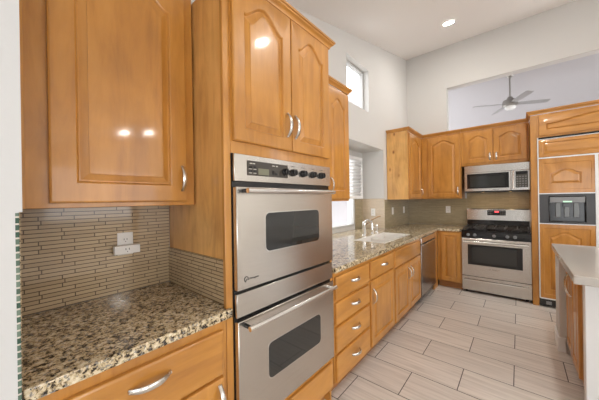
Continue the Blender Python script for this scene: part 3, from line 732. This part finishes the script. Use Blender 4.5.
t.box(0.0105, FS - 0.0125, -0.022, 0.0215, 1.412, 1.424); t.box(0.0105, FS - 0.0125, -0.022, 0.0215, 1.040, 1.050); t.box(0.0105, RWD - 0.0105, -0.022, 0.0215, 0.105, 0.118)
t.build('metal_trim', white_trim, o)
def nested_panel(x0, x1, z0, z1, ix0, ix1, iz0, iz1, jx0, jx1, jz0, jz1, rise, nm):
    m = MB(); t = 0.018
    L = [oloop(x0, x1, z0, z1, 0.02), oloop(x0, x1, z0, z1, -t)]
    for d, dy in ((0, 0), (0.004, 0.005)): L.append(oloop(ix0 + d, ix1 - d, iz0 + d, iz1 - d, -t + dy))
    for d, dy in ((0, 0.005), (0.003, 0.013), (0.011, 0.014), (0.030, 0.002)): L.append(oloop(jx0 + d, jx1 - d, jz0 + d, jz1 - d, -t + dy, rise))
    m.loops(L); return m.build(nm, wood_v, o, None, 20)
nested_panel(0.011, FS - 0.013, 1.425, 1.853, 0.051, 0.458, 1.468, 1.795, 0.112, 0.378, 1.538, 1.722, 0.055, 'door_panel')
nested_panel(0.011, FS - 0.013, 0.119, 1.039, 0.045, 0.440, 0.165, 0.990, 0.098, 0.372, 0.225, 0.945, 0.06, 'door_panel')
nested_panel(FS + 0.015, RWD - 0.011, 0.119, 1.853, FS + 0.055, RWD - 0.05, 0.165, 1.795, FS + 0.115, RWD - 0.11, 0.225, 1.72, 0.06, 'door_panel')
dm = MB(); x0, x1, z0, z1 = 0.011, FS - 0.013, 1.051, 1.411
ax0, ax1, az0, az1 = 0.095, 0.412, 1.072, 1.385
dm.box(x0, ax0, -0.019, 0.0215, z0, z1); dm.box(ax1, x1, -0.019, 0.0215, z0, z1); dm.box(ax0, ax1, -0.019, 0.0215, az1, z1); dm.box(ax0, ax1, -0.019, 0.0215, z0, az0)
dd = dm.build('dispenser_panel', charcoal, o, 'charcoal ice and water dispenser panel')
MB().box(ax0 + 0.001, ax1 - 0.001, 0.012, 0.0214, az0 + 0.001, az1 - 0.001).build('alcove', black_gloss, dd)
fm = MB()
for a in ((ax0 + 0.001, ax0 + 0.010, az0 + 0.001, az1 - 0.001), (ax1 - 0.010, ax1 - 0.001, az0 + 0.001, az1 - 0.001), (ax0 + 0.010, ax1 - 0.010, az1 - 0.010, az1 - 0.001), (ax0 + 0.010, ax1 - 0.010, az0 + 0.001, az0 + 0.010)):
    fm.box(a[0], a[1], -0.024, 0.0115, a[2], a[3], 0.002)
fm.build('bezel', black_gloss, dd)
MB().box(ax0 + 0.011, ax1 - 0.011, -0.020, 0.0115, 1.307, az1 - 0.011, 0.002).build('header', grey_plastic, dd, 'grey header')
MB().box(ax0 + 0.125, ax0 + 0.20, -0.0215, -0.0203, 1.310, 1.326).build('display', led_green, dd)
for x in (ax0 + 0.06, ax0 + 0.135, ax0 + 0.215): MB().box(x, x + 0.045, -0.006, 0.0115, 1.13, 1.303, 0.004, 2).build('paddle', plain('translucent grey paddle', (0.10, 0.105, 0.10), 0.08), dd)
MB().box(ax0 + 0.125, ax0 + 0.195, -0.016, -0.0065, 1.255, 1.3, 0.002).build('nozzle', black_gloss, dd)
for x in (0.06, 0.16, 0.30): MB().box(x, x + 0.05, -0.0065, -0.0042, 0.035, 0.075).build('grille_slot', grey_plastic, o)

# ------------------------------------------------------------------ island
c = thing('island_cabinet', 'kitchen island with white end wall and maple doors at the right edge', 'cabinet', (0.325, 3.25, 0), I_)
m = MB(); m.box(0, 0.70, 0, 0.02, 0.09, 0.866, 0.001); m.box(0.0, 0.70, 0.0205, 0.90, 0.09, 0.866)
m.build('body', wood_v, c)
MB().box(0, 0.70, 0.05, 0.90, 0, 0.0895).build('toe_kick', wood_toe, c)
d = door(c, 0.02, 0.318, 0.105, 0.845, 0.0, 0.05); pull(d, 0.285, 0.68, True, 0.19)
d = door(c, 0.324, 0.62, 0.105, 0.845, 0.0, 0.05); pull(d, 0.357, 0.70, True, 0.19)
MB().box(0.7005, 0.78, -0.006, 0.92, 0.0, 0.866, 0.004, 2).build('end_wall', paint_island, c, 'white painted end wall')
MB().box(-0.27, -0.0025, -0.062, 0.90, 0.0, 0.866, 0.004, 2).build('wall_stub', paint_wall, c, 'off white wall stub')
bb = MB(); bb.box(-0.272, -0.003, -0.076, -0.0625, 0.0, 0.13, 0.004, 2); bb.box(-0.004, 0.011, -0.076, -0.021, 0.0, 0.13, 0.004, 2)
bb.build('baseboard', paint_island, c)
k = MB(); k.box(0.240, 1.40, 2.19, 3.555, 0.868, 0.920, 0.006, 3)
tag(k.build('island_countertop', quartz), 'thick plain beige stone countertop on the island', 'countertop')

# ------------------------------------------------------------------ outlets and switches
def plate(name, label, cat, loc, deg, kind='outlet', group=None):
    r = thing(name, label, cat, loc, deg, group)
    MB().box(-0.036, 0.036, -0.006, 0, -0.059, 0.059, 0.003, 2).build('cover_plate', white_plastic, r)
    if kind == 'switch':
        MB().box(-0.017, 0.017, -0.009, -0.0062, -0.033, 0.033, 0.001).build('rocker', white_plastic, r)
    else:
        for z in (-0.02, 0.02):
            s_ = MB().lathe((0, -0.0062, z), [(0, 0), (0.017, 0), (0.0165, -0.002), (0, -0.002)], 20, 'y').build('socket', white_plastic, r)
            k_ = MB()
            for x in (-0.0065, 0.0065): k_.box(x - 0.0013, x + 0.0013, -0.0088, -0.0083, z - 0.001, z + 0.008)
            k_.box(-0.002, 0.002, -0.0088, -0.0083, z - 0.010, z - 0.006); k_.build('slots', shadow_gap, s_)
    return r
plate('wall_outlet', 'white double outlet on the tile above the near counter', 'outlet', (XW + 0.0085, 0.444, 1.172), L_)
a = thing('plug_adapter', 'white horizontal plug-in adapter across the near outlet', 'adapter', (XW + 0.0205, 0.444, 1.145), L_)
MB().box(-0.058, 0.058, -0.03, -0.0005, -0.022, 0.022, 0.003, 2).build('housing', white_plastic, a)
k_ = MB()
for x in (-0.0085, 0.0065): k_.box(x - 0.0015, x + 0.0015, -0.0309, -0.0302, -0.002, 0.008)
k_.box(-0.003, 0.001, -0.0309, -0.0302, -0.012, -0.008); k_.build('slots', shadow_gap, a)
plate('wall_outlet', 'white outlet on the tiled side of the sink window bay', 'outlet', (-1.782, 3.9215, 1.175), B_)
plate('wall_outlet', 'white outlet on the back wall tile left of the range', 'outlet', (-0.937, YB - 0.0085, 1.183), B_)
plate('light_switch', 'white switch plate on the sink wall nearest the window bay', 'switch', (XW + 0.0085, 4.255, 1.182), L_, 'switch')
plate('light_switch', 'white switch plate on the sink wall nearest the room corner', 'switch', (XW + 0.0085, 4.80, 1.180), L_, 'switch')

# ------------------------------------------------------------------ ceiling fan and lamps
f = thing('ceiling_fan', 'brushed nickel four blade ceiling fan in the room beyond the opening', 'fan', (-0.098, 5.96, 3.045), 0)
zt = 3.805 - (5.96 - 5.25) * 0.3 - 3.045
MB().lathe((0, 0, 0), [(0, zt - 0.004), (0.062, zt - 0.022), (0.062, zt - 0.045), (0.045, zt - 0.075), (0.018, zt - 0.088), (0, zt - 0.088)], 24).build('canopy', nickel_dark, f)
MB().cyl((0, 0, 0.05), (0, 0, zt - 0.08), 0.0125).build('downrod', nickel_dark, f)
MB().lathe((0, 0, 0), [(0, 0.12), (0.035, 0.118), (0.05, 0.08), (0.098, 0.06), (0.112, 0.03), (0.112, -0.035), (0.095, -0.047), (0, -0.047)], 32).build('motor', nickel_dark, f)
MB().lathe((0, 0, 0), [(0, -0.0475), (0.078, -0.0475), (0.085, -0.06), (0.075, -0.095), (0.045, -0.115), (0, -0.12)], 32).build('lamp_shade', frosted, f)
for kk in range(4):
    a = math.radians(27 + 90 * kk); u = Vector((math.cos(a), math.sin(a), 0)); w = Vector((-u.y, u.x, 0)); tl = 0.2
    m = MB(); L = []
    for s_, hw in ((0.09, 0.032), (0.15, 0.042), (0.27, 0.050), (0.48, 0.053), (0.56, 0.050), (0.58, 0.038)):
        p = u * s_
        L.append([p + w * hw + Vector((0, 0, -hw * tl)), p - w * hw + Vector((0, 0, hw * tl)), p - w * hw + Vector((0, 0, hw * tl - 0.007)), p + w * hw - Vector((0, 0, hw * tl + 0.007))])
    m.loops(L); m.build('blade', blade_m, f)
def can(label, x, y, power=CAN_POWER, k=1.0):
    z = ceil(y); sl = math.atan(0.2475) if y > 0 else 0.0
    r = thing('recessed_light', label, 'light', (x, y, z - 0.003), 0, None); r.rotation_euler = (sl, 0, 0); r.scale = (k, k, 1.0)
    MB().lathe((0, 0, 0), [(0.062, 0.0), (0.085, 0.0), (0.083, -0.006), (0.064, -0.008)], 28, ring=True).build('trim_ring', white_plastic, r)
    MB().lathe((0, 0, 0), [(0, -0.002), (0.0615, -0.002), (0.060, -0.005), (0, -0.006)], 28).build('lens', lamp_face, r)
    ld = bpy.data.lights.new('recessed_light_glow', 'AREA'); ld.shape = 'DISK'; ld.size = 0.12; ld.energy = power; ld.color = (1.0, 0.95, 0.88)
    lo = bpy.data.objects.new('recessed_light_glow', ld); COL.objects.link(lo); lo.parent = r; lo.location = (0, 0, -0.012)
can('lit recessed ceiling light near the range wall', -0.69, 3.97, 5.0)
can('lit recessed ceiling light over the middle of the kitchen', 0.36, 2.06)
can('lit recessed ceiling light far to the right, the nearer of two', 5.80, 2.33, 30.0, 2.3)
can('lit recessed ceiling light far to the right, the farther of two', 6.05, 3.05, 30.0, 2.3)

for nm, g in (('wall_cabinet', 'maple wall cabinets'), ('base_cabinet', 'maple base cabinets'), ('wall_outlet', 'white wall outlets'),
              ('light_switch', 'light switches on the sink wall'), ('recessed_light', 'recessed ceiling lights'), ('granite_countertop', 'granite countertops')):
    for ob in bpy.data.objects:
        if ob.parent is None and ob.name.split('.')[0] == nm: ob['group'] = g
